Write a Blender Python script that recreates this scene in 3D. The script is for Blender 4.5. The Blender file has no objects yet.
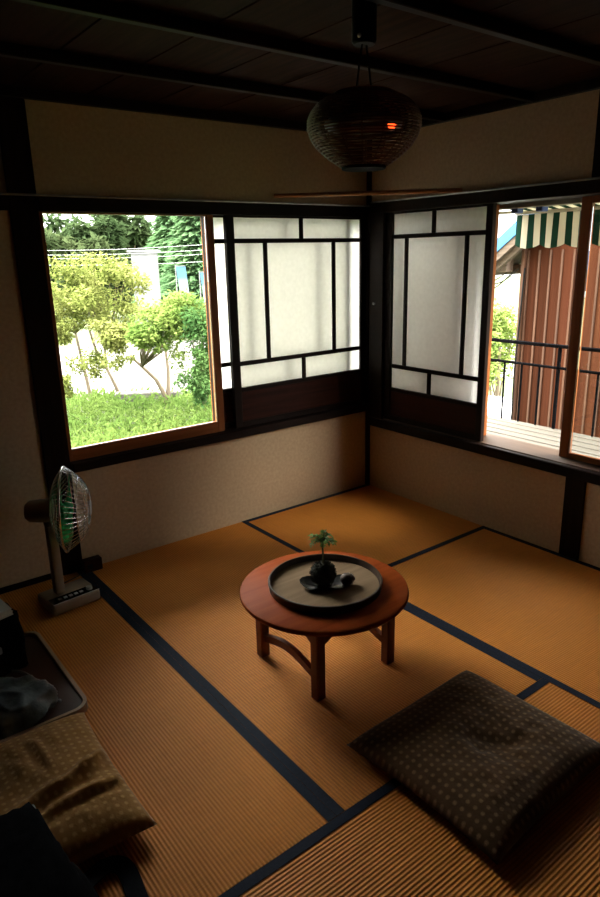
import bpy, bmesh, math, random
from mathutils import Vector, Matrix, Euler
PI = math.pi
sc = bpy.context.scene
COL = sc.collection
random.seed(7)

# ------------------------------------------------------------------ helpers
class MB:
    """Collects shapes in a bmesh, then links them as ONE mesh object."""
    def __init__(s): s.bm = bmesh.new()
    def box(s, a, b, bev=0.0, rot=None, seg=1):
        a, b = Vector(a), Vector(b); c = (a + b) / 2; d = b - a
        r = bmesh.ops.create_cube(s.bm, size=1.0)
        for v in r['verts']: v.co = Vector((v.co.x*d.x, v.co.y*d.y, v.co.z*d.z))
        vs = list(r['verts'])
        if bev > 0:
            es = list({e for v in vs for e in v.link_edges})
            rr = bmesh.ops.bevel(s.bm, geom=es, offset=min(bev, min(abs(x) for x in d)*.45), segments=seg, affect='EDGES', profile=.5)
            vs = list({v for f in rr['faces'] for v in f.verts} | {v for v in vs if v.is_valid})
        if rot: 
            m = Euler(rot).to_matrix()
            for v in vs: v.co = m @ v.co
        for v in vs: v.co += c
        return s
    def tube(s, pts, r, n=8, closed=False, cap=True, flat=None):
        pts = [Vector(p) for p in pts]; N = len(pts)
        rs = r if isinstance(r, (list, tuple)) else [r]*N
        rings = []; up = None
        for i, p in enumerate(pts):
            if closed: t = pts[(i+1) % N] - pts[i-1]
            else: t = pts[min(i+1, N-1)] - pts[max(i-1, 0)]
            t.normalize()
            if up is None:
                up = Vector((0, 0, 1)) if abs(t.z) < .9 else Vector((0, 1, 0))
            u = (up - t*up.dot(t)); 
            if u.length < 1e-5: u = t.orthogonal()
            u.normalize(); up = u
            w = t.cross(u)
            k = flat if flat else 1.0
            rings.append([s.bm.verts.new(p + (u*math.sin(2*PI*j/n)*k + w*math.cos(2*PI*j/n))*rs[i]) for j in range(n)])
        for i in range(N if closed else N-1):
            A, B = rings[i], rings[(i+1) % N]
            for j in range(n):
                s.bm.faces.new((A[j], A[(j+1) % n], B[(j+1) % n], B[j]))
        if cap and not closed:
            s.bm.faces.new(list(reversed(rings[0]))); s.bm.faces.new(rings[-1])
        return s
    def lathe(s, prof, c=(0, 0, 0), n=32, closed=False):
        c = Vector(c); rings = []
        for r, z in prof:
            if r < 1e-6: rings.append([s.bm.verts.new(c + Vector((0, 0, z)))])
            else: rings.append([s.bm.verts.new(c + Vector((r*math.cos(2*PI*j/n), r*math.sin(2*PI*j/n), z))) for j in range(n)])
        L = len(rings)
        for i in range(L if closed else L-1):
            A, B = rings[i], rings[(i+1) % L]
            for j in range(n):
                k = (j+1) % n
                if len(A) == 1 and len(B) == 1: continue
                if len(A) == 1: s.bm.faces.new((A[0], B[k], B[j]))
                elif len(B) == 1: s.bm.faces.new((A[j], A[k], B[0]))
                else: s.bm.faces.new((A[j], A[k], B[k], B[j]))
        return s
    def ball(s, c, r, sub=2, jit=0.0, rnd=random):
        q = bmesh.ops.create_icosphere(s.bm, subdivisions=sub, radius=1.0)
        r = Vector(r) if not isinstance(r, (int, float)) else Vector((r, r, r))
        for v in q['verts']:
            k = 1 + jit*(rnd.random()-.5)
            v.co = Vector((v.co.x*r.x*k, v.co.y*r.y*k, v.co.z*r.z*k)) + Vector(c)
        return s
    def prism(s, poly, axis, a, b):
        """poly: 2D outline, extruded between a and b along axis (x: (y,z), y: (x,z), z: (x,y))"""
        def mk(p, t):
            return Vector({'x': (t, p[0], p[1]), 'y': (p[0], t, p[1]), 'z': (p[0], p[1], t)}[axis])
        A = [s.bm.verts.new(mk(p, a)) for p in poly]; B = [s.bm.verts.new(mk(p, b)) for p in poly]
        n = len(poly)
        for i in range(n): s.bm.faces.new((A[i], A[(i+1) % n], B[(i+1) % n], B[i]))
        s.bm.faces.new(list(reversed(A))); s.bm.faces.new(B)
        return s
    def leaf(s, p, d, nrm, L, W):
        p = Vector(p); d = Vector(d).normalized(); w = d.cross(Vector(nrm))
        if w.length < 1e-4: w = d.orthogonal()
        w.normalize(); up = w.cross(d)
        a = s.bm.verts.new(p); b = s.bm.verts.new(p + d*L*.45 + w*W*.5 + up*W*.15); c = s.bm.verts.new(p + d*L); e = s.bm.verts.new(p + d*L*.45 - w*W*.5 + up*W*.15)
        s.bm.faces.new((a, b, c)); s.bm.faces.new((a, c, e))
        return s
    def xform(s, m):
        bmesh.ops.transform(s.bm, matrix=m, verts=s.bm.verts); return s
    def build(s, name, mat, parent=None, smooth=None, loc=None, rot=None):
        bmesh.ops.recalc_face_normals(s.bm, faces=s.bm.faces)
        me = bpy.data.meshes.new(name); s.bm.to_mesh(me); s.bm.free()
        me.materials.append(mat)
        if smooth is not None:
            for p in me.polygons: p.use_smooth = True
            if smooth < PI: me.set_sharp_from_angle(angle=smooth)
        o = bpy.data.objects.new(name, me); COL.objects.link(o)
        if parent: o.parent = parent
        if loc: o.location = loc
        if rot: o.rotation_euler = rot
        return o

SM = math.radians(40)
def tag(o, label=None, cat=None, group=None, kind=None):
    if label: o['label'] = label
    if cat: o['category'] = cat
    if group: o['group'] = group
    if kind: o['kind'] = kind
    return o
def empty(name, loc, label, cat, group=None, rz=0.0):
    o = bpy.data.objects.new(name, None); COL.objects.link(o); o.empty_display_size = .1
    o.location = loc; o.rotation_euler = (0, 0, rz)
    return tag(o, label, cat, group)
def struct(o, label, cat): return tag(o, label, cat, None, 'structure')
def copy_tree(o, parent=None):
    c = o.copy(); COL.objects.link(c); c.parent = parent
    for ch in list(o.children): copy_tree(ch, c)
    return c

# ------------------------------------------------------------------ materials
def new_mat(name):
    m = bpy.data.materials.new(name); m.use_nodes = True
    nt = m.node_tree; b = nt.nodes['Principled BSDF']
    return m, nt, b
def N(nt, t, **kw):
    n = nt.nodes.new(t)
    for k, v in kw.items():
        if k in n.inputs: n.inputs[k].default_value = v
        else: setattr(n, k, v)
    return n
def coords(nt, scale=(1, 1, 1), rot=(0, 0, 0)):
    tc = N(nt, 'ShaderNodeTexCoord'); mp = N(nt, 'ShaderNodeMapping')
    mp.inputs['Scale'].default_value = scale; mp.inputs['Rotation'].default_value = rot
    nt.links.new(tc.outputs['Object'], mp.inputs['Vector']); return mp.outputs['Vector']
def ramp(nt, fac, stops):
    r = N(nt, 'ShaderNodeValToRGB'); e = r.color_ramp.elements
    while len(e) < len(stops): e.new(.5)
    for i, (p, c) in enumerate(stops): e[i].position = p; e[i].color = (*c, 1)
    nt.links.new(fac, r.inputs['Fac']); return r.outputs['Color']
def bump(nt, b, h, strength=.3, dist=.01):
    n = N(nt, 'ShaderNodeBump'); n.inputs['Strength'].default_value = strength; n.inputs['Distance'].default_value = dist
    nt.links.new(h, n.inputs['Height']); nt.links.new(n.outputs['Normal'], b.inputs['Normal'])
def noisy(name, c1, c2, scale=8, rough=.7, detail=4, stretch=(1, 1, 1), bmp=0.0, bdist=.005, metal=0.0, spec=.5, lo=.35, hi=.65):
    m, nt, b = new_mat(name)
    v = coords(nt, stretch); n = N(nt, 'ShaderNodeTexNoise'); n.inputs['Scale'].default_value = scale; n.inputs['Detail'].default_value = detail
    nt.links.new(v, n.inputs['Vector'])
    nt.links.new(ramp(nt, n.outputs['Fac'], [(lo, c1), (hi, c2)]), b.inputs['Base Color'])
    b.inputs['Roughness'].default_value = rough; b.inputs['Metallic'].default_value = metal; b.inputs['Specular IOR Level'].default_value = spec
    if bmp: bump(nt, b, n.outputs['Fac'], bmp, bdist)
    return m
def wood(name, c1, c2, axis='Z', rough=.5, spec=.4):
    st = {'X': (1.2, 22, 22), 'Y': (22, 1.2, 22), 'Z': (22, 22, 1.2)}[axis]
    return noisy(name, c1, c2, 2.2, rough, 6, st, .08, .003, 0, spec, .3, .7)

M = {}
M['plaster'] = noisy('plaster', (.46, .33, .20), (.53, .39, .24), 60, .95, 6, (1, 1, 1), .15, .002, 0, .1)
for ax in 'XYZ':
    M['dark'+ax] = wood('dark_wood_'+ax, (.007, .0035, .0025), (.015, .0075, .005), ax, .5, .08)
    M['brown'+ax] = wood('brown_wood_'+ax, (.018, .005, .0028), (.036, .0095, .005), ax, .5, .08)
    M['orange'+ax] = wood('orange_wood_'+ax, (.19, .054, .012), (.29, .092, .024), ax, .5, .15)
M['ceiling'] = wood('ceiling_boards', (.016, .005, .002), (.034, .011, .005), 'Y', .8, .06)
M['sill'] = wood('sill_wood', (0.063, 0.03412, 0.01707), (0.084, 0.04725, 0.02625), 'Y', .6)
M['pole'] = wood('pole_wood', (.30, .11, .035), (.42, .17, .06), 'X', .5)

def paper_mat():
    m, nt, b = new_mat('shoji_paper'); out = nt.nodes['Material Output']
    v = coords(nt); n = N(nt, 'ShaderNodeTexNoise'); n.inputs['Scale'].default_value = 45; n.inputs['Detail'].default_value = 6
    nt.links.new(v, n.inputs['Vector'])
    c = ramp(nt, n.outputs['Fac'], [(.3, (.84, .82, .78)), (.7, (.90, .88, .84))])
    d = N(nt, 'ShaderNodeBsdfDiffuse'); t = N(nt, 'ShaderNodeBsdfTranslucent'); x = N(nt, 'ShaderNodeMixShader'); x.inputs[0].default_value = .69
    nt.links.new(c, d.inputs['Color']); nt.links.new(c, t.inputs['Color'])
    nt.links.new(d.outputs[0], x.inputs[1]); nt.links.new(t.outputs[0], x.inputs[2]); nt.links.new(x.outputs[0], out.inputs['Surface'])
    return m
M['paper'] = paper_mat()
def glass_mat():
    m, nt, b = new_mat('window_glass'); out = nt.nodes['Material Output']
    t = N(nt, 'ShaderNodeBsdfTransparent'); t.inputs[0].default_value = (.96, .975, .97, 1)
    g = N(nt, 'ShaderNodeBsdfGlossy'); g.inputs['Roughness'].default_value = .02
    f = N(nt, 'ShaderNodeFresnel'); f.inputs['IOR'].default_value = 1.45
    x = N(nt, 'ShaderNodeMixShader'); nt.links.new(f.outputs[0], x.inputs[0])
    nt.links.new(t.outputs[0], x.inputs[1]); nt.links.new(g.outputs[0], x.inputs[2]); nt.links.new(x.outputs[0], out.inputs['Surface'])
    return m
M['glass'] = glass_mat()
def tatami_mat():
    m, nt, b = new_mat('woven_rush')
    v = coords(nt)                                  # local x = across the mat, local y = along
    w = N(nt, 'ShaderNodeTexWave'); w.wave_type = 'BANDS'; w.bands_direction = 'X'; w.wave_profile = 'SIN'
    w.inputs['Scale'].default_value = 2*PI/20/.0108; w.inputs['Distortion'].default_value = .25; w.inputs['Detail'].default_value = 2; w.inputs['Detail Scale'].default_value = 4
    nt.links.new(v, w.inputs['Vector'])
    n = N(nt, 'ShaderNodeTexNoise'); n.inputs['Scale'].default_value = 3; n.inputs['Detail'].default_value = 5
    nt.links.new(v, n.inputs['Vector'])
    v2 = coords(nt, (8, 420, 1)); n2 = N(nt, 'ShaderNodeTexNoise'); n2.inputs['Scale'].default_value = 1; n2.inputs['Detail'].default_value = 3
    nt.links.new(v2, n2.inputs['Vector'])
    c1 = ramp(nt, w.outputs['Fac'], [(.05, (.62, .21, .026)), (.6, (.80, .300, .042))])
    c2 = ramp(nt, n.outputs['Fac'], [(.3, (.86, .84, .80)), (.7, (1.0, 1.0, 1.0))])
    c3 = ramp(nt, n2.outputs['Fac'], [(.3, (.8, .8, .8)), (.7, (1, 1, 1))])
    x = N(nt, 'ShaderNodeMix', data_type='RGBA', blend_type='MULTIPLY'); x.inputs[0].default_value = 1
    nt.links.new(c1, x.inputs[6]); nt.links.new(c2, x.inputs[7])
    y = N(nt, 'ShaderNodeMix', data_type='RGBA', blend_type='MULTIPLY'); y.inputs[0].default_value = 1
    nt.links.new(x.outputs[2], y.inputs[6]); nt.links.new(c3, y.inputs[7])
    nt.links.new(y.outputs[2], b.inputs['Base Color'])
    b.inputs['Roughness'].default_value = .62; b.inputs['Specular IOR Level'].default_value = .25
    bump(nt, b, w.outputs['Fac'], .5, .004)
    return m
M['tatami'] = tatami_mat()
M['navy'] = noisy('navy_cloth', (.006, .011, .024), (.011, .018, .036), 120, .8, 3, (1, 1, 1), .2, .001, 0, .2)
M['lacquer'] = wood('red_lacquered_wood', (.26, .046, .008), (.34, .068, .012), 'X', .5, .03)
M['lacquer_leg'] = wood('red_leg_wood', (.15, .028, .011), (.21, .042, .016), 'Z', .4, .4)
M['traytop'] = wood('tray_grain', (0.175, 0.1148, 0.0658), (0.245, 0.1652, 0.098), 'X', .7, .06)
M['trayrim'] = noisy('tray_rim', (.03, .018, .012), (.05, .03, .02), 12, .4)
M['moss'] = noisy('moss', (.008, .010, .004), (.035, .035, .014), 60, .95, 6, (1, 1, 1), .8, .006)
M['darkdish'] = noisy('dark_dish', (.02, .02, .02), (.04, .038, .035), 20, .25)
M['stone'] = noisy('brown_stone', (.05, .025, .015), (.60, .54, .46), 30, .6, 4, (1, 1, 1), .5, .004, 0, .5, .5, .62)
M['stem'] = noisy('plant_stem', (.06, .07, .02), (.11, .09, .035), 40, .8)
M['fern'] = noisy('fern_leaf', (.075, .22, .022), (.17, .38, .05), 30, .6)

def zabuton_mat(name, base1, base2, dot, k=.0235):
    m, nt, b = new_mat(name)
    tc = N(nt, 'ShaderNodeTexCoord'); sp = N(nt, 'ShaderNodeSeparateXYZ'); nt.links.new(tc.outputs['Object'], sp.inputs[0])
    def sn(o):
        a = N(nt, 'ShaderNodeMath', operation='MULTIPLY'); a.inputs[1].default_value = PI/k; nt.links.new(o, a.inputs[0])
        s = N(nt, 'ShaderNodeMath', operation='SINE'); nt.links.new(a.outputs[0], s.inputs[0])
        p = N(nt, 'ShaderNodeMath', operation='ABSOLUTE'); nt.links.new(s.outputs[0], p.inputs[0]); return p.outputs[0]
    mu = N(nt, 'ShaderNodeMath', operation='MULTIPLY'); nt.links.new(sn(sp.outputs[0]), mu.inputs[0]); nt.links.new(sn(sp.outputs[1]), mu.inputs[1])
    n = N(nt, 'ShaderNodeTexNoise'); n.inputs['Scale'].default_value = 300; n.inputs['Detail'].default_value = 4; nt.links.new(tc.outputs['Object'], n.inputs['Vector'])
    n2 = N(nt, 'ShaderNodeTexNoise'); n2.inputs['Scale'].default_value = 14; n2.inputs['Detail'].default_value = 4; nt.links.new(tc.outputs['Object'], n2.inputs['Vector'])
    base = ramp(nt, n2.outputs['Fac'], [(.3, base1), (.7, base2)])
    f = ramp(nt, mu.outputs[0], [(.60, (0, 0, 0)), (.95, (1, 1, 1))])
    f2 = N(nt, 'ShaderNodeMath', operation='MULTIPLY'); nt.links.new(f, f2.inputs[0]); nt.links.new(n.outputs['Fac'], f2.inputs[1])
    x = N(nt, 'ShaderNodeMix', data_type='RGBA'); nt.links.new(f2.outputs[0], x.inputs[0]); nt.links.new(base, x.inputs[6]); x.inputs[7].default_value = (*dot, 1)
    nt.links.new(x.outputs[2], b.inputs['Base Color']); b.inputs['Roughness'].default_value = .95; b.inputs['Specular IOR Level'].default_value = .1
    b.inputs['Sheen Weight'].default_value = .15
    bump(nt, b, n2.outputs['Fac'], .6, .015)
    return m
M['zab1'] = zabuton_mat('brown_lattice_cloth', (0.06525, 0.03335, 0.01305), (0.1015, 0.0522, 0.0203), (0.348, 0.2175, 0.1087))
M['zab2'] = zabuton_mat('tan_dotted_cloth', (0.3045, 0.1522, 0.0435), (0.3915, 0.203, 0.0609), (0.725, 0.4495, 0.174), .024)

M['cream'] = noisy('cream_plastic', (0.252, 0.1953, 0.1323), (0.315, 0.2457, 0.1701), 10, .5)
M['chrome'] = noisy('chrome_wire', (.65, .66, .66), (.75, .75, .75), 10, .25, 2, (1, 1, 1), 0, .01, 1.0)
M['panel'] = noisy('dark_panel', (.006, .014, .012), (.012, .026, .022), 8, .2)
M['silver'] = noisy('silver_plastic', (.40, .40, .38), (.48, .48, .46), 10, .4)
def blade_mat():
    m, nt, b = new_mat('green_blade'); b.inputs['Base Color'].default_value = (.06, .60, .18, 1)
    b.inputs['Roughness'].default_value = .2; b.inputs['Transmission Weight'].default_value = .55; b.inputs['IOR'].default_value = 1.2
    return m
M['blade'] = blade_mat()
M['black'] = noisy('black_nylon', (.003, .0032, .004), (.006, .0065, .008), 40, .9, 5, (1, 1, 1), .5, .006, 0, .02)
M['strap'] = noisy('black_strap', (.004, .005, .008), (.008, .009, .013), 200, .8, 2, (1, 1, 1), .3, .001, 0, .05)
M['pouch'] = noisy('blue_grey_vinyl', (0.054, 0.081, 0.099), (0.216, 0.297, 0.342), 16, .28, 5, (1, 1, 1), .7, .014, 0, .6)
M['metal'] = noisy('grey_metal', (.30, .31, .32), (.42, .43, .44), 20, .35, 2, (1, 1, 1), 0, .01, 1.0)
M['paperwhite'] = noisy('pale_paper', (0.598, 0.644, 0.575), (0.713, 0.7475, 0.667), 10, .7)
M['floortray'] = noisy('dark_red_board', (0.039, 0.013, 0.0078), (0.0715, 0.0234, 0.013), 6, .3)
M['tanrim'] = noisy('tan_rim', (0.476, 0.322, 0.196), (0.588, 0.406, 0.252), 10, .5)
M['rattan'] = noisy('bamboo_strip', (.10, .042, .018), (.17, .08, .035), 30, .55)
M['blackplastic'] = noisy('black_plastic', (.006, .006, .006), (.010, .010, .010), 10, .6, 2, (1, 1, 1), 0, .01, 0, .1)
def emit(name, c, s):
    m, nt, b = new_mat(name); b.inputs['Base Color'].default_value = (*c, 1); b.inputs['Emission Color'].default_value = (*c, 1); b.inputs['Emission Strength'].default_value = s
    return m
M['bulb'] = emit('night_bulb', (1.0, .07, .012), 4.0)
M['opal'] = noisy('opal_glass', (.16, .15, .13), (.2, .19, .16), 5, .3)

# outdoors
def leaf_mat(name, c1, c2, scale=1.3, tr=.35):
    m, nt, b = new_mat(name); out = nt.nodes['Material Output']
    v = coords(nt); n = N(nt, 'ShaderNodeTexNoise'); n.inputs['Scale'].default_value = scale; n.inputs['Detail'].default_value = 5
    nt.links.new(v, n.inputs['Vector']); c = ramp(nt, n.outputs['Fac'], [(.32, c1), (.68, c2)])
    d = N(nt, 'ShaderNodeBsdfDiffuse'); t = N(nt, 'ShaderNodeBsdfTranslucent'); x = N(nt, 'ShaderNodeMixShader'); x.inputs[0].default_value = tr
    nt.links.new(c, d.inputs['Color']); nt.links.new(c, t.inputs['Color'])
    nt.links.new(d.outputs[0], x.inputs[1]); nt.links.new(t.outputs[0], x.inputs[2]); nt.links.new(x.outputs[0], out.inputs['Surface'])
    return m
M['maple'] = leaf_mat('yellow_green_leaf', (0.1286, 0.1664, 0.03782), (0.2572, 0.2723, 0.09077))
M['maple2'] = leaf_mat('fresh_green_leaf', (0.09672, 0.1711, 0.0372), (0.2158, 0.2678, 0.0744))
M['hedge'] = leaf_mat('dark_green_leaf', (0.0375, 0.0975, 0.03), (0.09, 0.165, 0.0525))
M['forest'] = leaf_mat('forest_leaf', (0.03105, 0.0552, 0.02277), (0.06555, 0.0966, 0.0414), .5)
M['forest2'] = leaf_mat('forest_leaf_olive', (0.03795, 0.05865, 0.02484), (0.07935, 0.1035, 0.04485), .5)
M['conifer'] = leaf_mat('conifer_needle', (0.0714, 0.1499, 0.06426), (0.1428, 0.2428, 0.1142), .8)
M['weed'] = leaf_mat('weed_blade', (0.07466, 0.1318, 0.03074), (0.1405, 0.202, 0.0527), .8)
M['bark'] = noisy('bark', (0.09, 0.0675, 0.045), (0.135, 0.1035, 0.072), 12, .9, 5, (1, 1, .3), .5, .01)
M['soil'] = noisy('garden_ground', (0.05, 0.07, 0.02), (0.08, 0.105, 0.035), 1.5, .95)
M['road'] = noisy('pale_concrete', (0.104, 0.0976, 0.092), (0.136, 0.128, 0.12), 2.0, .9)
M['white'] = noisy('white_paint', (0.14, 0.1435, 0.147), (0.182, 0.1855, 0.189), 4, .5)
M['kerb'] = noisy('dark_stone', (.07, .065, .06), (.13, .12, .11), 8, .9)
def banner_mat():
    m, nt, b = new_mat('blue_white_banner'); v = coords(nt); s = N(nt, 'ShaderNodeSeparateXYZ'); nt.links.new(v, s.inputs[0])
    mr = N(nt, 'ShaderNodeMapRange'); mr.inputs['From Min'].default_value = 0; mr.inputs['From Max'].default_value = 1.0; nt.links.new(s.outputs[2], mr.inputs['Value'])
    nt.links.new(ramp(nt, mr.outputs[0], [(.55, (.20, .24, .27)), (.75, (.06, .15, .26))]), b.inputs['Base Color']); b.inputs['Roughness'].default_value = .8
    return m
M['banner'] = banner_mat()
def boards_mat():
    m, nt, b = new_mat('brown_board_wall')
    tc = N(nt, 'ShaderNodeTexCoord'); sp = N(nt, 'ShaderNodeSeparateXYZ'); nt.links.new(tc.outputs['Object'], sp.inputs[0])
    dv = N(nt, 'ShaderNodeMath', operation='DIVIDE'); dv.inputs[1].default_value = .088; nt.links.new(sp.outputs[1], dv.inputs[0])
    fl = N(nt, 'ShaderNodeMath', operation='FLOOR'); nt.links.new(dv.outputs[0], fl.inputs[0])
    wn = N(nt, 'ShaderNodeTexWhiteNoise', noise_dimensions='1D'); nt.links.new(fl.outputs[0], wn.inputs['W'])
    v = coords(nt, (30, 30, 1.0)); n = N(nt, 'ShaderNodeTexNoise'); n.inputs['Scale'].default_value = 1.5; n.inputs['Detail'].default_value = 6; nt.links.new(v, n.inputs['Vector'])
    a = N(nt, 'ShaderNodeMath', operation='ADD'); nt.links.new(wn.outputs['Value'], a.inputs[0]); nt.links.new(n.outputs['Fac'], a.inputs[1])
    h = N(nt, 'ShaderNodeMath', operation='MULTIPLY'); h.inputs[1].default_value = .5; nt.links.new(a.outputs[0], h.inputs[0])
    nt.links.new(ramp(nt, h.outputs[0], [(.2, (.026, .0085, .0037)), (.5, (.052, .0165, .0078)), (.85, (.085, .031, .014))]), b.inputs['Base Color'])
    b.inputs['Roughness'].default_value = .95; b.inputs['Specular IOR Level'].default_value = .05; return m
M['boards'] = boards_mat()
M['batten'] = wood('batten_wood', (.042, .0165, .0075), (.085, .036, .016), 'Z', .7)
M['deck'] = wood('weathered_deck', (0.0992, 0.08928, 0.07192), (0.1389, 0.1265, 0.1042), 'Y', .8)
M['iron'] = noisy('black_iron', (.005, .005, .006), (.009, .009, .010), 30, .8, 2, (1, 1, 1), 0, .01, 0, .0)
M['bluesheet'] = noisy('blue_sheet', (.015, .12, .30), (.03, .17, .36), 6, .5)
M['eave'] = wood('eave_wood', (.07, .05, .036), (.13, .10, .072), 'Y', .8)
M['beigebox'] = noisy('beige_box', (.20, .15, .115), (.26, .20, .155), 15, .7)
M['redmark'] = noisy('faded_red_paint', (.25, .045, .025), (.30, .07, .045), 15, .7)
def stripe_mat(name, ca, cb):
    m, nt, b = new_mat(name); out = nt.nodes['Material Output']
    tc = N(nt, 'ShaderNodeTexCoord'); sp = N(nt, 'ShaderNodeSeparateXYZ'); nt.links.new(tc.outputs['Object'], sp.inputs[0])
    dv = N(nt, 'ShaderNodeMath', operation='DIVIDE'); dv.inputs[1].default_value = .08; nt.links.new(sp.outputs[1], dv.inputs[0])
    fr = N(nt, 'ShaderNodeMath', operation='FRACT'); nt.links.new(dv.outputs[0], fr.inputs[0])
    c = ramp(nt, fr.outputs[0], [(.0, ca), (.5, cb)]); nt.nodes[-1].color_ramp.interpolation = 'CONSTANT'
    d = N(nt, 'ShaderNodeBsdfDiffuse'); t = N(nt, 'ShaderNodeBsdfTranslucent'); x = N(nt, 'ShaderNodeMixShader'); x.inputs[0].default_value = .35
    nt.links.new(c, d.inputs['Color']); nt.links.new(c, t.inputs['Color'])
    nt.links.new(d.outputs[0], x.inputs[1]); nt.links.new(t.outputs[0], x.inputs[2]); nt.links.new(x.outputs[0], out.inputs['Surface'])
    return m
M['stripe'] = stripe_mat('green_white_stripe', (.55, .53, .43), (.016, .05, .034))
M['creambar'] = noisy('cream_metal', (.26, .245, .185), (.32, .30, .23), 8, .5)
M['bluemetal'] = noisy('blue_bracket', (.04, .07, .22), (.06, .10, .30), 8, .5)
M['carwhite'] = noisy('car_white', (.72, .73, .74), (.76, .77, .78), 3, .25)
M['carglass'] = noisy('car_glass', (.05, .055, .06), (.08, .085, .09), 3, .08)
M['rubber'] = noisy('tyre_rubber', (.012, .012, .012), (.02, .02, .02), 20, .8)

# ------------------------------------------------------------------ camera (fitted to the photograph)
cp, cyw, cr, F = .28424356, .65110010, -.02353546, 661.2624
def cam_axes(p, yw, r):
    fwd = Vector((math.sin(yw)*math.cos(p), math.cos(yw)*math.cos(p), -math.sin(p)))
    right = Vector((math.cos(yw), -math.sin(yw), 0)); up = right.cross(fwd)
    c, s = math.cos(r), math.sin(r)
    return c*right + s*up, -s*right + c*up, fwd
ri, up, fw = cam_axes(cp, cyw, cr)
cam = bpy.data.cameras.new('camera'); co = bpy.data.objects.new('camera', cam); COL.objects.link(co)
mat = Matrix((( ri.x, up.x, -fw.x, -2.83807206), (ri.y, up.y, -fw.y, -3.00245085), (ri.z, up.z, -fw.z, 1.45222013), (0, 0, 0, 1)))
co.matrix_world = mat
cam.sensor_fit = 'HORIZONTAL'; cam.sensor_width = 36; cam.lens = F*36/600; cam.clip_start = .02; cam.clip_end = 300
sc.camera = co

# ------------------------------------------------------------------ the room
W = .955                       # width of one tatami mat; the corner of the room is the origin, the room lies in x<0, y<0
XL, YF, ZC = -3.45, -3.75, 2.12
T = .15
b = MB()                       # wall with the garden window
b.box((XL-T, 0, -.05), (0, T, .505)); b.box((XL-T, 0, 1.70), (0, T, ZC)); b.box((XL-T, 0, .505), (-1.98, T, 1.70))
struct(b.build('wall_back', M['plaster']), 'sandy beige plaster wall with the garden window', 'wall')
b = MB()                       # wall with the balcony window
YE = -1.66
b.box((0, YF-T, -.05), (T, T, .41)); b.box((0, YF-T, 1.715), (T, T, ZC)); b.box((0, YF-T, .41), (T, YE, 1.715)); b.box((0, 0, .41), (T, T, 1.715))
struct(b.build('wall_right', M['plaster']), 'sandy beige plaster wall with the balcony window', 'wall')
struct(MB().box((XL-T, YF-T, -.05), (XL, 0, ZC)).build('wall_left', M['brownZ']), 'dark boarded wall left of the camera', 'wall')
struct(MB().box((XL, YF-T, -.05), (0, YF, ZC)).build('wall_front', M['brownZ']), 'dark boarded wall behind the camera', 'wall')
struct(MB().box((XL-T, YF-T, -.12), (T, T, -.05)).build('floor', M['brownX']), 'dark boarded floor under the straw mats', 'floor')
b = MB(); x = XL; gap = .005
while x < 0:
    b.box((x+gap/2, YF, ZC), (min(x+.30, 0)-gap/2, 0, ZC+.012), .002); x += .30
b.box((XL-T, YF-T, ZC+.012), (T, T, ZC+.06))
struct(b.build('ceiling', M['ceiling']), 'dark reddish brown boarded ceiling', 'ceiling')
tn = 0
def trim(a, bb, mat_, label, bev=.003):
    global tn
    tn += 1
    return struct(MB().box(a, bb, bev).build('trim_%d' % tn, M[mat_]), label, 'trim')
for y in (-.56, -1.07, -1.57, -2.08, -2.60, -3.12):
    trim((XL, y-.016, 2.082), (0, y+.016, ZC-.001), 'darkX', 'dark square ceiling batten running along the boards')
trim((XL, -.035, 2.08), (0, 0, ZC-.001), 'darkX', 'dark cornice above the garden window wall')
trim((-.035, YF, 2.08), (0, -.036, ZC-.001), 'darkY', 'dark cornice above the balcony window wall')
# pillars and beams
trim((-2.02, -.012, 0), (-1.905, .12, 2.079), 'darkZ', 'dark wooden pillar left of the garden window')
trim((-.022, -.022, 0), (.02, .02, 2.079), 'darkZ', 'thin dark corner post between the two windows', .002)
trim((-.012, -1.485, 1.735), (.02, -1.375, 2.079), 'darkZ', 'dark stud above the balcony window')
trim((-.012, -1.49, .0), (.02, -1.388, .409), 'darkZ', 'dark stud below the balcony window')
trim((XL, -.022, 1.655), (-2.021, -.0005, 1.715), 'darkX', 'dark wooden rail on the wall left of the pillar')
trim((XL, -.010, 0), (-2.021, -.0005, .03), 'darkX', 'dark skirting left of the pillar')

# garden window: frame
b = MB()
b.box((-1.9045, -.020, 1.655), (-.0225, T+.02, 1.715), .003)                         # head
b.box((-1.9045, -.045, .505), (-.0225, T+.04, .548), .004)                            # sill
b.box((-1.9045, .045, .548), (-1.89, T, 1.655)); b.box((-.0275, .001, .548), (-.0, T, 1.655))
struct(b.build('window_1', M['darkX']), 'dark wooden frame of the garden window', 'window')
# balcony window: frame
b = MB()
b.box((-.020, YE, 1.675), (T+.02, -.0225, 1.733), .003)
b.box((-.030, YE, .41), (-.0005, -.0225, .462), .004)
b.box((-.018, -.138, .462), (.004, -.0225, 1.675), .002)
b.box((.004, -.080, .462), (T, -.0225, 1.675)); b.box((-.01, YE-.05, .41), (T, YE, 1.733))
w2 = struct(b.build('window_2', M['darkY']), 'dark wooden frame of the balcony window', 'window')
sl = MB().box((0, YE+.001, .41), (T+.03, -.081, .466), .003).build('sill', M['sill'], w2)
sl['label'] = 'light worn wooden sill'

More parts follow.
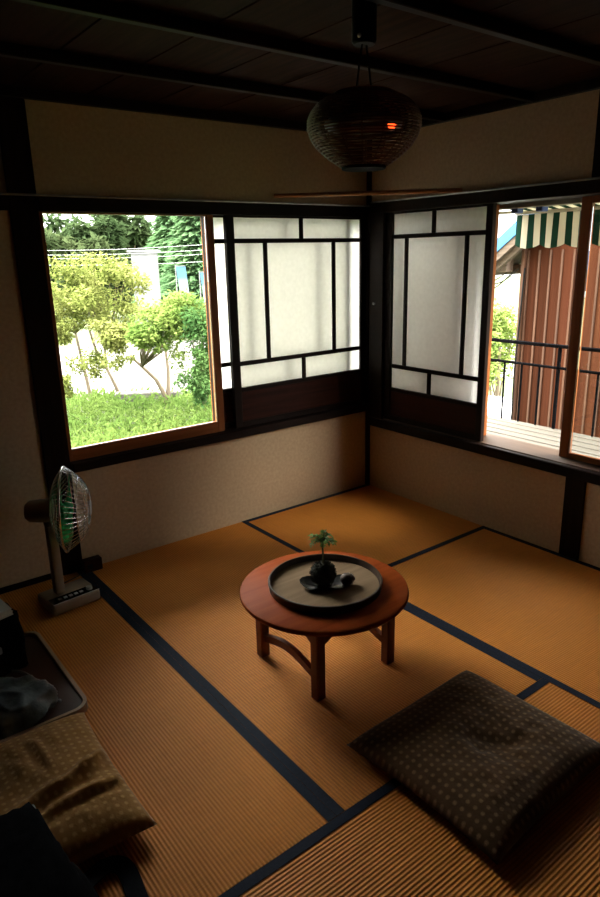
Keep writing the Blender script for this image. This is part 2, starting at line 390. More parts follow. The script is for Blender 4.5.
# sliding papered screens; local x runs along the wall, local y points outdoors
def shoji(name, loc, rz, label, x0, x1, p0, p1, z0, zs, z1, zt, h1, h2, vm, vc, t=.028):
    r = empty(name, loc, label, 'shoji screen', 'papered sliding screens', rz)
    for a, bb in ((x0, p0), (p1, x1)):
        MB().box((a, 0, z0), (bb, t, zt), .002).build('stile', M['darkZ'], r)
    MB().box((p0+.0002, 0, z1), (p1-.0002, t, zt), .002).build('top_rail', M['darkX'], r)
    MB().box((p0+.0002, 0, z0), (p1-.0002, t, z0+.03), .002).build('bottom_rail', M['darkX'], r)
    MB().box((p0+.0002, 0, zs-.022), (p1-.0002, t, zs), .002).build('middle_rail', M['darkX'], r)
    k = MB().box((p0+.0002, .006, z0+.0302), (p1-.0002, t-.008, zs-.0222)).build('skirt_panel', M['brownX'], r); k['label'] = 'reddish brown board'
    w = .0115
    for z in (h1, h2):
        MB().box((p0+.0002, .003, z-w), (p1-.0002, .016, z+w), .0015).build('lattice_bar', M['darkX'], r)
    for xx in vm:
        MB().box((xx-w, .003, h2+w+.0002), (xx+w, .016, h1-w-.0002), .0015).build('lattice_bar', M['darkZ'], r)
    MB().box((vc-w, .003, h1+w+.0002), (vc+w, .016, z1-.0002), .0015).build('lattice_bar', M['darkZ'], r)
    MB().box((vc-w, .003, zs+.0002), (vc+w, .016, h2-w-.0002), .0015).build('lattice_bar', M['darkZ'], r)
    # the sheet is one translucent surface at the back of the lattice
    bm = MB(); vs = [bm.bm.verts.new((xx, .0165, zz)) for xx, zz in ((p0+.0004, zs+.0004), (p1-.0004, zs+.0004), (p1-.0004, z1-.0004), (p0+.0004, z1-.0004))]
    bm.bm.faces.new(vs)
    pp = bm.build('paper', M['paper'], r); pp['label'] = 'translucent white paper'
    return r
A = dict(x0=-.985, x1=-.0285, p0=-.937, p1=-.060, z0=.5485, zs=.767, z1=1.645, zt=1.6545, h1=1.530, h2=.897, vm=(-.744, -.268), vc=-.500)
shoji('shoji_screen', (0, .001, 0), 0, 'front papered sliding screen beside the garden window', **A)
A2 = dict(A); 
sh = -.105
for k in ('x0', 'x1', 'p0', 'p1', 'vc'): A2[k] = A[k]+sh
A2['vm'] = (A['vm'][0]+sh, A['vm'][1]+sh)
shoji('shoji_screen', (0, .038, 0), 0, 'rear papered screen at the garden window, showing as a bright strip', **A2)
B = dict(x0=.140, x1=.872, p0=.186, p1=.832, z0=.4665, zs=.668, z1=1.664, zt=1.6745, h1=1.541, h2=.800, vm=(.292, .714), vc=.488)
shoji('shoji_screen', (.005, 0, 0), -PI/2, 'front papered sliding screen beside the balcony window', **B)
B2 = dict(B)
for k in ('x0', 'x1', 'p0', 'p1', 'vc'): B2[k] = B[k]-.055
B2['vm'] = (B['vm'][0]-.055, B['vm'][1]-.055)
shoji('shoji_screen', (.042, 0, 0), -PI/2, 'rear papered screen at the balcony window, seen as soft dark bands', **B2)

# glazed sashes
def sash(loc, rz, label, x0, x1, z0, z1, sw=.04, bw=.045, tw=.03, t=.028, sr=None):
    sr = sr or sw
    r = empty('sliding_window', loc, label, 'sliding window', 'glazed sliding windows', rz)
    for a, bb in ((x0, x0+sw), (x1-sr, x1)): MB().box((a, 0, z0), (bb, t, z1), .002).build('stile', M['orangeZ'], r)
    MB().box((x0+sw+.0002, 0, z0), (x1-sr-.0002, t, z0+bw), .002).build('bottom_rail', M['orangeX'], r)
    MB().box((x0+sw+.0002, 0, z1-tw), (x1-sr-.0002, t, z1), .002).build('top_rail', M['orangeX'], r)
    MB().box((x0+sw+.0004, t*.45, z0+bw+.0004), (x1-sr-.0004, t*.45+.003, z1-tw-.0004)).build('pane', M['glass'], r)
    return r
sash((0, .003, 0), 0, 'orange brown glazed window looking onto the garden', -1.904, -1.055, .5485, 1.6545, .018, .058, .006, sr=.042)
sash((0, .115, 0), 0, 'glazed window behind the papered screens of the garden window', -1.05, -.029, .5485, 1.6545, .030, .040, .01)
sash((.114, 0, 0), -PI/2, 'glazed window slid behind the papered screens of the balcony window',   .083, .808, .4665, 1.6745, .034, .045, .03)
sash((.080, 0, 0), -PI/2, 'orange brown glazed window at the right edge of the balcony opening', 1.288, 1.655, .4665, 1.6745, .050, .026, .03)
# sliding-window latch on the corner
k = empty('window_latch', (-.019, -.070, 1.165), 'small grey metal knob on the dark corner jamb', 'latch')
MB().box((-.009, -.009, -.008), (.0, .009, .008), .002).build('plate', M['metal'], k)

# thin metal rail that runs under the head beams, and the wooden pole across the corner
r = MB().tube([(-2.60, -.030, 1.716), (-.025, -.030, 1.716)], .0045, 8).build('hanging_rail', M['metal'], smooth=SM)
tag(r, 'thin grey metal rail along the beam over the garden window', 'rail', 'thin metal rails')
r = MB().tube([(-.030, -.045, 1.734), (-.030, -1.80, 1.734)], .0045, 8).build('hanging_rail', M['metal'], smooth=SM)
tag(r, 'thin grey metal rail along the beam over the balcony window', 'rail', 'thin metal rails')
r = MB().tube([(-.690, -.012, 1.752), (-.012, -.690, 1.748)], .0105, 12).build('wooden_pole', M['pole'], smooth=SM)
tag(r, 'slim light wooden pole laid across the room corner above the windows', 'pole')

# ------------------------------------------------------------------ tatami
def tatami(x0, x1, y0, y1, along, label, borders=True):
    cx, cy = (x0+x1)/2, (y0+y1)/2
    rz = 0 if along == 'y' else PI/2
    L, S = ((y1-y0), (x1-x0)) if along == 'y' else ((x1-x0), (y1-y0))
    r = empty('tatami_mat', (cx, cy, -.05), label, 'tatami mat', 'tatami mats', rz)
    h = .0006; bw = .030
    m = MB().box((-S/2+h, -L/2+h, 0), (S/2-h, L/2-h, .0485), .002).build('rush_cover', M['tatami'], r); m['label'] = 'ribbed golden brown rush weave'
    for s in (-1, 1):
        xa, xb = sorted((s*(S/2-h+.0004), s*(S/2-bw)))
        k = MB().box((xa, -L/2+h, .0487), (xb, L/2-h, .0500), .0005).build('cloth_border', M['navy'], r); k['label'] = 'navy blue cloth edge'
    return r
tatami(-W, 0, -W, 0, 'x', 'square half tatami mat in the corner under both windows')
tatami(-2*W, -W, -2*W, 0, 'y', 'tatami mat under the left half of the round table, in front of the papered screen')
tatami(-W, 0, -3*W, -W, 'y', 'tatami mat along the wall below the balcony window')
tatami(-3*W, -2*W, -2*W, 0, 'y', 'tatami mat at the left with the fan and floor tray on it')
tatami(-3*W, -W, -3*W, -2*W, 'x', 'nearest tatami mat, lying crosswise under the front of the big square cushion')

# ------------------------------------------------------------------ round low table
TX, TY, TH, TR = -1.47, -1.33, .30, .305
t = empty('round_table', (TX, TY, 0), 'low round red lacquered wooden table on the tatami', 'table')
MB().lathe([(0, TH-.024), (TR-.02, TH-.024), (TR-.006, TH-.021), (TR, TH-.012), (TR-.002, TH-.004), (TR-.008, TH), (0, TH)], n=96).build('tabletop', M['lacquer'], t, SM)
lg = .165
for sx in (-1, 1):
    for sy in (-1, 1):
        MB().box((sx*lg-.019, sy*lg-.019, 0), (sx*lg+.019, sy*lg+.019, TH-.0245), .004).build('leg', M['lacquer_leg'], t)
def apron(horizontal, c):
    L = lg-.0195; top = TH-.0245
    n = 14; lo = []
    for i in range(n+1):
        u = -1+2*i/n; lo.append((u*L, top-.020-.055*abs(u)**1.6))
    poly = [(-L, top), *[(p[0], p[1]) for p in lo], (L, top)]
    return MB().prism(poly, 'y' if horizontal else 'x', c-.010, c+.010).build('apron', M['lacquer_leg'], t)
apron(True, -lg); apron(True, lg); apron(False, -lg); apron(False, lg)
for sx in (-1, 1):                               # bowed stretchers between the legs
    L = lg-.0195; n = 16; topl, botl = [], []
    for i in range(n+1):
        u = -1+2*i/n; z = .085 + .030*math.cos(u*PI/2)**1.2
        topl.append((u*L, z+.014)); botl.append((u*L, z-.014))
    MB().prism(botl+list(reversed(topl)), 'x', sx*lg-.009, sx*lg+.009).build('stretcher', M['lacquer_leg'], t)

r = empty('serving_tray', (TX+.006, TY, TH+.0003), 'round dark wooden tray with raised rim on the red table', 'tray')
MB().lathe([(0, 0), (.196, 0), (.196, .007), (0, .007)], n=72).build('base', M['traytop'], r, SM)
k = MB().lathe([(.1965, .0), (.203, .0), (.207, .026), (.2045, .030), (.200, .030), (.1975, .012)], n=72, closed=True).build('rim', M['trayrim'], r, SM)
k['label'] = 'dark brown raised rim'
# moss ball plant on its dish
PX, PY, PZ = TX-.005, TY-.012, TH+.0078
d = empty('leaf_dish', (PX, PY, PZ), 'small black leaf-shaped dish under the moss ball', 'dish', rz=-.6)
rnd = random.Random(3)
b = MB(); n = 28; prev = None
prof = [(0, 0.001), (.035, .0), (.055, .003), (.075, .014), (.077, .017), (.055, .007), (.03, .004), (0, .004)]
bmv = []
for rr, z in prof:
    if rr == 0: bmv.append([b.bm.verts.new((0, 0, z))]); continue
    ring = []
    for j in range(n):
        a = 2*PI*j/n; k = 1+.16*math.cos(2*a)+.07*math.sin(5*a)
        ring.append(b.bm.verts.new((rr*k*math.cos(a), rr*k*math.sin(a)*.8, z*(1+.35*math.sin(3*a)))))
    bmv.append(ring)
for A_, B_ in zip(bmv, bmv[1:]):
    for j in range(n):
        k = (j+1) % n
        if len(A_) == 1: b.bm.faces.new((A_[0], B_[k], B_[j]))
        elif len(B_) == 1: b.bm.faces.new((A_[j], A_[k], B_[0]))
        else: b.bm.faces.new((A_[j], A_[k], B_[k], B_[j]))
b.build('bowl', M['darkdish'], d, SM)
p = empty('moss_ball_plant', (PX-.004, PY+.004, PZ+.0085), 'small feathery green plant growing from a dark moss ball on the tray', 'plant')
b = MB().ball((0, 0, .042), (.045, .045, .042), 4, .05, rnd)
for i in range(900):
    v = Vector((rnd.gauss(0, 1), rnd.gauss(0, 1), rnd.gauss(.2, 1))).normalized()
    b.leaf((v.x*.044, v.y*.044, .042+v.z*.041), v+Vector((rnd.uniform(-.6, .6), rnd.uniform(-.6, .6), rnd.uniform(-.6, .6))), (rnd.random(), rnd.random(), rnd.random()), .008, .003)
b.build('moss_ball', M['moss'], p)
stems = []
b = MB()
b.tube([(0, 0, .08), (.001, .0, .11), (.0, .001, .145), (.001, .0, .168)], [.0042, .0036, .0032, .0028], 8)
fr = []
for i in range(13):
    a = 2*PI*i/13+rnd.uniform(-.2, .2); L = rnd.uniform(.035, .055); lift = rnd.uniform(.010, .032)
    pts = [Vector((0, 0, .154+rnd.uniform(0, .014)))]
    for k in range(1, 7):
        u = k/6; pts.append(pts[0]+Vector((math.cos(a)*L*u, math.sin(a)*L*u, lift*math.sin(u*PI*.75)-.004*u)))
    b.tube(pts, [.0012]*6+[.0006], 5); fr.append(pts)
stem = b.build('stem', M['stem'], p, SM)
b = MB()
for pts in fr:
    for i in range(1, 7):
        t_ = (pts[i]-pts[i-1]).normalized(); side = t_.cross(Vector((0, 0, 1)))
        for s in (-1, 1):
            for kk in range(3):
                d_ = t_*rnd.uniform(.3, 1)+side*s*rnd.uniform(.4, 1)+Vector((0, 0, rnd.uniform(-.2, .35)))
                b.leaf(pts[i-1].lerp(pts[i], rnd.random()), d_, Vector((0, 0, 1))+Vector((rnd.uniform(-.4, .4), rnd.uniform(-.4, .4), 0)), rnd.uniform(.010, .017), rnd.uniform(.005, .008))
    b.leaf(pts[-1], pts[-1]-pts[-2], (0, 0, 1), .015, .007)
b.build('foliage', M['fern'], stem)
b = MB().ball((0, 0, .022), (.028, .024, .022), 3, .25, rnd)
o = b.build('ornamental_stone', M['stone'], None, PI, loc=(PX+.068, PY-.046, PZ+.0005))
tag(o, 'small knobbly brown and white stone beside the moss ball', 'stone')

# ------------------------------------------------------------------ cushions
def cushion(name, loc, rz, sx, sy, h, mat_, label, tuft, folds, seed, n=60):
    rnd = random.Random(seed)
    from mathutils import noise
    r = empty(name, loc, label, 'cushion', 'floor cushions', rz)
    bm = bmesh.new(); top, bot = [], []
    for i in range(n+1):
        ta, ba = [], []
        for j in range(n+1):
            u, v = -1+2*i/n, -1+2*j/n
            # superellipse outline with slightly drawn-in sides
            pin = 1-.045*(1-abs(v)**2)*abs(u)**3; pin2 = 1-.045*(1-abs(u)**2)*abs(v)**3
            X, Y = u*sx/2*pin, v*sy/2*pin2
            e = max(0, (1-abs(u)**3.2)*(1-abs(v)**3.2))
            z = h*e**.42
            z += .010*noise.noise(Vector((X*16+seed, Y*16, 3.1)))*e +   .006*noise.noise(Vector((X*38, Y*38+seed, 1.7)))*e
            d = math.hypot(X-tuft[0], Y-tuft[1]); ang = math.atan2(Y-tuft[1], X-tuft[0])
            z -= h*.42*math.exp(-(d/.07)**2) + .006*math.exp(-(d/.14)**2)*(1+math.sin(7*ang))*.5*min(1, d/.03)
            for (fx, fy, fdx, fdy, amp, wd, ln) in folds:
                L = math.hypot(fdx, fdy); px, py = X-fx, Y-fy
                al = (px*fdx+py*fdy)/L; ac = (-px*fdy+py*fdx)/L + .02*math.sin(al*14)
                z += amp*math.exp(-(ac/wd)**2)*math.exp(-(al/ln)**4) * min(1, e*3) - amp*.7*math.exp(-((ac+wd*1.9)/(wd*1.1))**2)*math.exp(-(al/ln)**4)*min(1, e*3)
            edge = (i in (0, n) or j in (0, n))
            zm = h*.36
            vt = bm.verts.new((X, Y, max(zm, zm+ (z*.72 if not edge else 0))))
            ta.append(vt); 
            ba.append(vt if edge else bm.verts.new((X*.985, Y*.985, max(.001, zm*(1-e**.35)))))
        top.append(ta); bot.append(ba)
    for i in range(n):
        for j in range(n):
            bm.faces.new((top[i][j], top[i+1][j], top[i+1][j+1], top[i][j+1]))
            bm.faces.new((bot[i][j], bot[i][j+1], bot[i+1][j+1], bot[i+1][j]))
    m = MB(); m.bm.free(); m.bm = bm
    m.build('cover', M[mat_], r, PI)
    q = MB()
    for a in range(6):
        an = a*PI/3; q.tube([(tuft[0], tuft[1], h*.66), (tuft[0]+.012*math.cos(an), tuft[1]+.012*math.sin(an), h*.72), (tuft[0]+.024*math.cos(an), tuft[1]+.024*math.sin(an), h*.66)], .0012, 5)
    q.build('tuft', M[mat_], r, SM)
    return r
cushion('floor_cushion', (-1.442, -2.012, .0), .02, .575, .535, .085, 'zab1', 'dark brown square floor cushion with pale dotted lattice, in front of the red table', (.012, -.045), [(.08, -.06, 1, .3, .004, .012, .10), (.09, .02, .6, 1, .004, .012, .10), (.0, -.09, 1, -.5, .004, .014, .10)], 5)
cushion('floor_cushion', (-2.585, -1.375, .0), -.02, .555, .56, .095, 'zab2', 'tan crumpled floor cushion at the left between the floor tray and black backpack', (-.10, .10), [(.09, -.06, 1, .55, .020, .020, .20), (.14, -.12, 1, .35, .014, .014, .15), (.10, .09, .4, -1, .012, .014, .09), (.22, .0, 1, .9, .010, .012, .10)], 11)

# ------------------------------------------------------------------ floor tray and what lies on it
ft = empty('floor_tray', (-2.555, -.765, 0), 'dark red low board with a light rounded rim on the left tatami', 'tray')
def rrect(x, y, r, n=8):
    o = []
    for cx, cy, a0 in ((x-r, y-r, 0), (-x+r, y-r, PI/2), (-x+r, -y+r, PI), (x-r, -y+r, 3*PI/2)):
        for k in range(n+1):
            a = a0+PI/2*k/n; o.append((cx+r*math.cos(a), cy+r*math.sin(a)))
    return o
fx, fy = .290, .305
MB().prism(rrect(fx-.012, fy-.012, .045), 'z', .0, .020).build('board', M['floortray'], ft)
b = MB(); out_, in_ = rrect(fx, fy, .055), rrect(fx-.0118, fy-.0118, .0452); n = len(out_)
vo0 = [b.bm.verts.new((*p_, .0)) for p_ in out_]; vo1 = [b.bm.verts.new((*p_, .030)) for p_ in out_]; vi0 = [b.bm.verts.new((*p_, .0)) for p_ in in_]; vi1 = [b.bm.verts.new((*p_, .030)) for p_ in in_]
for i in range(n):
    j = (i+1) % n
    b.bm.faces.new((vo0[i], vo0[j], vo1[j], vo1[i])); b.bm.faces.new((vo1[i], vo1[j], vi1[j], vi1[i])); b.bm.faces.new((vi1[i], vi1[j], vi0[j], vi0[i])); b.bm.faces.new((vi0[i], vi0[j], vo0[j], vo0[i]))
k = b.build('rim', M['tanrim'], ft); k['label'] = 'light tan rounded rim'
from mathutils import noise as NZ
def lump(rx, ry, rz, seed, amp=.25, sq=.55, sub=5, freq=7, crease=0.0):
    b = MB(); q = bmesh.ops.create_icosphere(b.bm, subdivisions=sub, radius=1.0)
    for v in q['verts']:
        c = v.co.copy(); m = max(abs(c.x), abs(c.y), abs(c.z)); c = c.lerp(c/m, sq)
        c = Vector((c.x*rx, c.y*ry, c.z*rz))
        nn = NZ.noise(c*freq+Vector((seed, 0, 0)))*amp + NZ.noise(c*freq*2.7+Vector((0, seed, 0)))*amp*.45
        if crease: nn += crease*(1-abs(NZ.noise(c*freq*1.3+Vector((0, 0, seed))))*2)**3
        c *= 1+nn
        c.z = max(c.z, -rz*.92)
        v.co = c + Vector((0, 0, rz*.92))
    return b
# crumpled pouch with zip and chain
pc = empty('vinyl_pouch', (-2.49, -.93, .0202), 'crumpled blue grey shiny pouch with silvery zip on the floor tray', 'pouch', rz=.35)
lump(.105, .115, .040, 2.3, .22, .45, 5, 9, .18).build('body', M['pouch'], pc, PI)
b = MB(); zp = []
for i in range(15):
    u = i/14; zp.append(Vector((.080+.030*math.sin(u*3), .085-.17*u,   .084-.040*u+.006*math.sin(u*9))))
b.tube(zp, .0042, 8); k = b.build('zip', M['metal'], pc, SM); k['label'] = 'silvery zip'
b = MB()
for i in range(11):
    u = i/10; b.ball((.136+.016*math.sin(u*5), .05-.15*u, .006+.004*math.sin(i*2.1)), .0062, 2)
k = b.build('bead_chain', M['metal'], pc, PI); k['label'] = 'string of small silvery beads'
# black bag with papers on it
bb_ = empty('black_bag', (-2.50, -.60, .0202), 'soft black upright bag at the back of the floor tray', 'bag')
lump(.15, .115, .104, 4.4, .10, .62, 5, 6, .06).build('body', M['black'], bb_, PI)
b = MB(); hp = [Vector((-.06+.012*i, -.10-.018*math.sin(i/10*PI), .06+.10*math.sin(i/10*PI))) for i in range(11)]
b.tube(hp, .007, 8).build('handle', M['strap'], bb_, SM)
b = MB().box((.03, -.125, .10), (.055, -.108, .125), .004); k = b.build('buckle', M['metal'], bb_); k['label'] = 'small metal buckle'
for i, (dz, rz_, lab) in enumerate(((.0, .25, 'pale booklet under another one on the black bag'), (.017, .12, 'pale green white booklet, upper one on the black bag'))):
    bk = empty('booklet', (-2.475, -.625, .226+dz), lab, 'booklet', 'pale booklets on the black bag', rz_)
    MB().box((-.085, -.06, 0), (.085, .06, .0015), .0005).build('cover', M['paperwhite'], bk)
    MB().box((-.084, -.058, .0016), (.083, .058, .0124), .0005).build('pages', M['paperwhite'], bk)
    MB().box((-.085, -.06, .0126), (.085, .06, .0142), .0005).build('cover', M['paperwhite'], bk)

# backpack in the near left corner
bp = empty('backpack', (-2.72, -1.83, .0), 'black nylon backpack in the near left corner, its strap trailing on the mat', 'backpack', rz=.06)
lump(.150, .235, .138, 8.1, .06, .72, 5, 6, .04).build('body', M['black'], bp, PI)
lump(.035, .15, .075, 9.1, .08, .6, 4, 7, .03).xform(Matrix.Translation((.150, -.05, .02))).build('front_pocket', M['black'], bp, PI)
b = MB(); b.tube([(-.05, .16, .235), (-.02, .20, .262), (.03, .20, .262), (.06, .16, .235)], .009, 8).build('grab_handle', M['strap'], bp, SM)
def ribbon(pts, w, th, name, mat_, par):
    b = MB(); P_ = [Vector(p_) for p_ in pts]; rings = []
    for i, p_ in enumerate(P_):
        t_ = (P_[min(i+1, len(P_)-1)]-P_[max(i-1, 0)]).normalized(); s_ = t_.cross(Vector((0, 0, 1)))
        if s_.length < .05: s_ = Vector((1, 0, 0))
        s_.normalize(); u_ = s_.cross(t_)
        rings.append([b.bm.verts.new(p_+s_*a*w/2+u_*c*th/2) for a, c in ((-1, -1), (1, -1), (1, 1), (-1, 1))])
    for A_, B_ in zip(rings, rings[1:]):
        for j in range(4): b.bm.faces.new((A_[j], A_[(j+1) % 4], B_[(j+1) % 4], B_[j]))
    b.bm.faces.new(list(reversed(rings[0]))); b.bm.faces.new(rings[-1])
    return b.build(name, mat_, par, SM)
def to_bp(p_):
    m = Matrix.Translation(bp.location) @ Euler((0, 0, .06)).to_matrix().to_4x4()
    return m.inverted() @ Vector(p_)
ct = [(-2.60, -1.78, .07), (-2.53, -1.71, .03), (-2.46, -1.675, .012), (-2.425, -1.70, .005), (-2.432, -1.79, .004), (-2.45, -1.89, .004), (-2.50, -1.97, .005), (-2.58, -2.00, .012)]
st = []
for i in range(len(ct)-1):
    p0, p1, p2, p3 = [Vector(ct[max(0, min(len(ct)-1, k))]) for k in (i-1, i, i+1, i+2)]
    for q in range(6):
        u = q/6; st.append(.5*((2*p1)+(p2-p0)*u+(2*p0-5*p1+4*p2-p3)*u*u+(3*p1-p0-3*p2+p3)*u**3))
ribbon([to_bp(p_) for p_ in st], .046, .004, 'shoulder_strap', M['strap'], bp)
b = MB().box((-.012, -.009, -.005), (.012, .009, .006), .002); b.xform(Matrix.Translation(to_bp((-2.600, -1.625, .232)))); k = b.build('buckle', M['metal'], bp); k['label'] = 'small grey metal buckle'

# ------------------------------------------------------------------ desk fan
fn = empty('desk_fan', (-2.068, -.285, 0), 'cream desk fan with green blades on the tatami below the left window pillar', 'fan', rz=.10)
b = MB().box((-.108, -.085, .004), (.108, .085, .055), .012, None, 3); k = fbase = b.build('base', M['cream'], fn, SM)
for sx in (-1, 1):
    for sy in (-1, 1): MB().lathe([(0, 0), (.009, 0), (.009, .0045), (0, .0045)], (sx*.085, sy*.062, 0), 12).build('foot', M['rubber'], fbase, SM)
b = MB().box((-.100, -.080, .0552), (.100, -.022, .0585), .001); k = b.build('control_panel', M['panel'], fbase); k['label'] = 'glossy dark control strip'
b = MB().box((-.104, -.0845, .0552), (.104, -.0802, .0590), .001); k = b.build('panel_edge', M['silver'], fbase); k['label'] = 'pale strip along the controls'
for i in range(5): MB().box((-.07+i*.024, -.060, .0587), (-.054+i*.024, -.045, .0625), .001).build('button', M['silver'] if i else M['cream'], fbase)
MB().lathe([(0, .0), (.014, 0), (.013, .012), (0, .012)], (.072, -.052, .0587), 16).build('dial', M['silver'], fbase, SM)
b = MB().box((-.022, -.020, .0555), (.022, .020, .375), .010, None, 2); b.xform(Matrix.Translation((-.034, .016, 0))); b.build('column', M['cream'], fn, SM)
# head: axis in world
ax = Vector((.90, -.43, -.03)).normalized(); hc = Vector((-2.038, -.295, .437))
inv = (Matrix.Translation(fn.location) @ Euler((0, 0, .10)).to_matrix().to_4x4()).inverted()
zq = ax.to_track_quat('Z', 'Y').to_matrix().to_4x4()
HM = inv @ Matrix.Translation(hc) @ zq
R_ = .182
def head(b): return b.xform(HM)
head(MB().lathe([(0, -.165), (.030, -.162), (.046, -.145), (.050, -.10), (.050, -.055), (.035, -.050), (0, -.050)], n=28)).build('motor_housing', M['cream'], fn, SM)
b = MB().box((-2.125, -.285, .365), (-2.085, -.245, .400), .008); b.xform(inv); b.build('pivot', M['cream'], fn, SM)
b = MB()
b.tube([(R_*math.cos(a*PI/24), R_*math.sin(a*PI/24), .0) for a in range(48)], .0045, 8, True); head(b).build('cage_ring', M['chrome'], fn, PI)
def cage(sign, depth):
    b = MB(); nn = 44
    for i in range(nn):
        a = 2*PI*i/nn; pts = []
        for k in range(9):
            u = k/8; rr = .034+(R_-.034)*u; z = sign*depth*(1-u**2.4)
            a2 = a+.25*(1-u)*sign; pts.append((rr*math.cos(a2), rr*math.sin(a2), z))
        b.tube(pts, .0014, 5)
    for rr in (.034, .085, .135):
        u = (rr-.034)/(R_-.034); z = sign*depth*(1-u**2.4)
        b.tube([(rr*math.cos(a*PI/20), rr*math.sin(a*PI/20), z) for a in range(40)], .0018, 6, True)
    return head(b)
fguard = cage(1, .100).build('front_guard', M['chrome'], fn, PI)
cage(-1, .055).build('rear_guard', M['chrome'], fn, PI)
head(MB().lathe([(0, .106), (.030, .104), (.034, .099), (.034, .094), (0, .094)], n=24)).build('badge', M['silver'], fguard, SM)
hub = head(MB().lathe([(0, .034), (.020, .032), (.026, .02), (.026, -.03), (0, -.03)], n=24)).build('blade_hub', M['blade'], fn, SM)
for i in range(3):
    b = MB(); a0 = 2*PI*i/3+.4; g = []
    for k in range(9):
        u = k/8; rr = .024+.132*u; row = []
        for m_ in range(7):
            w_ = m_/6; span = (.55+.75*math.sin(min(1, u*1.25)*PI/2)) * (1-.25*max(0, u-.8)/.2); a = a0+(w_-.5)*span
            row.append(Vector((rr*math.cos(a), rr*math.sin(a), .028*(w_-.5)*(1.1-.5*u)*1.6)))
        g.append(row)
    tops = [[b.bm.verts.new(p_+Vector((0, 0, .0012))) for p_ in row] for row in g]; bots = [[b.bm.verts.new(p_-Vector((0, 0, .0012))) for p_ in row] for row in g]
    for k in range(8):
        for m_ in range(6):
            b.bm.faces.new((tops[k][m_], tops[k+1][m_], tops[k+1][m_+1], tops[k][m_+1])); b.bm.faces.new((bots[k][m_], bots[k][m_+1], bots[k+1][m_+1], bots[k+1][m_]))
    loop = [(k, 0) for k in range(9)]+[(8, m_) for m_ in range(1, 7)]+[(k, 6) for k in range(7, -1, -1)]+[(0, m_) for m_ in range(5, 0, -1)]
    for q_ in range(len(loop)):
        c1, c2 = loop[q_], loop[(q_+1) % len(loop)]
        b.bm.faces.new((tops[c1[0]][c1[1]], tops[c2[0]][c2[1]], bots[c2[0]][c2[1]], bots[c1[0]][c1[1]]))
    head(b).build('blade', M['blade'], hub, PI)
b = MB().tube([inv @ Vector(p_) for p_ in [(-2.10, -.205, .02), (-2.11, -.15, .006), (-2.04, -.10, .005), (-1.95, -.07, .006), (-1.905, -.045, .02)]], .0035, 6)
k = b.build('power_cord', M['blackplastic'], fn, SM)
# dark block on the floor by the wall
o = empty('wooden_block', (-1.872, -.040, 0), 'small dark reddish wooden block by the wall behind the fan', 'block')
MB().box((-.045, -.022, 0), (.045, .022, .062), .003).build('body', M['brownX'], o)
MB().box((-.030, -.0235, .018), (-.004, -.0222, .044), .001).build('socket_plate', M['blackplastic'], o)

# ------------------------------------------------------------------ pendant lamp
LX, LY = -1.440, -1.500
lp = empty('pendant_lamp', (LX, LY, 1.688), 'dark woven bamboo pendant lamp with a small red glow inside', 'lamp')
def shade_r(z):                       # z measured from the bottom of the shade
    pr = [(0, .080), (.012, .110), (.03, .148), (.055, .187), (.08, .211), (.105, .223), (.125, .222), (.145, .210), (.165, .185), (.180, .150), (.190, .105)]
    pr = [(a, r*.715) for a, r in pr]
    for (za, ra), (zb, rb) in zip(pr, pr[1:]):
        if z <= zb: return ra+(rb-ra)*(z-za)/(zb-za)
    return pr[-1][1]
b = MB(); nz = 27
for i in range(nz+1):
    z = .19*i/nz; rr = shade_r(z)
    b.tube([(rr*math.cos(a*2*PI/72), rr*math.sin(a*2*PI/72), z) for a in range(72)], .0023, 5, True)
shd = b.build('lamp_shade', M['rattan'], lp, PI)
b = MB()
for i in range(16):
    a = 2*PI*i/16; b.tube([((shade_r(.19*k/14)-.004)*math.cos(a), (shade_r(.19*k/14)-.004)*math.sin(a), .19*k/14) for k in range(15)], .0022, 5)
b.build('bamboo_ribs', M['rattan'], shd, PI)
MB().lathe([(0, -.004), (.062, -.004), (.064, .002), (.062, .004), (0, .004)], n=40).build('bottom_disc', M['strap'], shd, SM)
MB().lathe([(.03, .188), (.082, .188), (.084, .194), (.03, .200)], n=40, closed=True).build('top_ring', M['rattan'], shd, SM)
b = MB()
b.tube([(  .100*math.cos(a*2*PI/48), .100*math.sin(a*2*PI/48), .115) for a in range(48)], .012, 10, True)
k = b.build('ring_tube', M['opal'], lp, PI); k['label'] = 'unlit ring tube'
MB().lathe([(0, .11), (.035, .112), (.045, .14), (.040, .185), (0, .188)], n=24).build('lamp_body', M['blackplastic'], lp, SM)
b = MB().tube([(.060, -.050, .126), (.045, -.040, .150)], .007, 8); bs = b.build('bulb_socket', M['blackplastic'], lp, SM)
b = MB().ball((.060, -.050, .112), (.011, .011, .015), 3); k = b.build('night_bulb', M['bulb'], bs, PI); k['label'] = 'small glowing red night bulb'
for s in (-1, 1):
    MB().tube([(s*.030, 0, .19), (s*.020, .0, .25), (s*.008, 0, .312)], .0032, 6).build('cord', M['blackplastic'], lp, SM)
rose = MB().lathe([(0, .312), (.028, .312), (.034, .32), (.034, .425), (.05, .4315), (0, .4315)], n=24).build('ceiling_rose', M['blackplastic'], lp, SM)
MB().ball((-.037, -.02, .325), .006, 2).build('pull_knob', M['silver'], rose, PI)

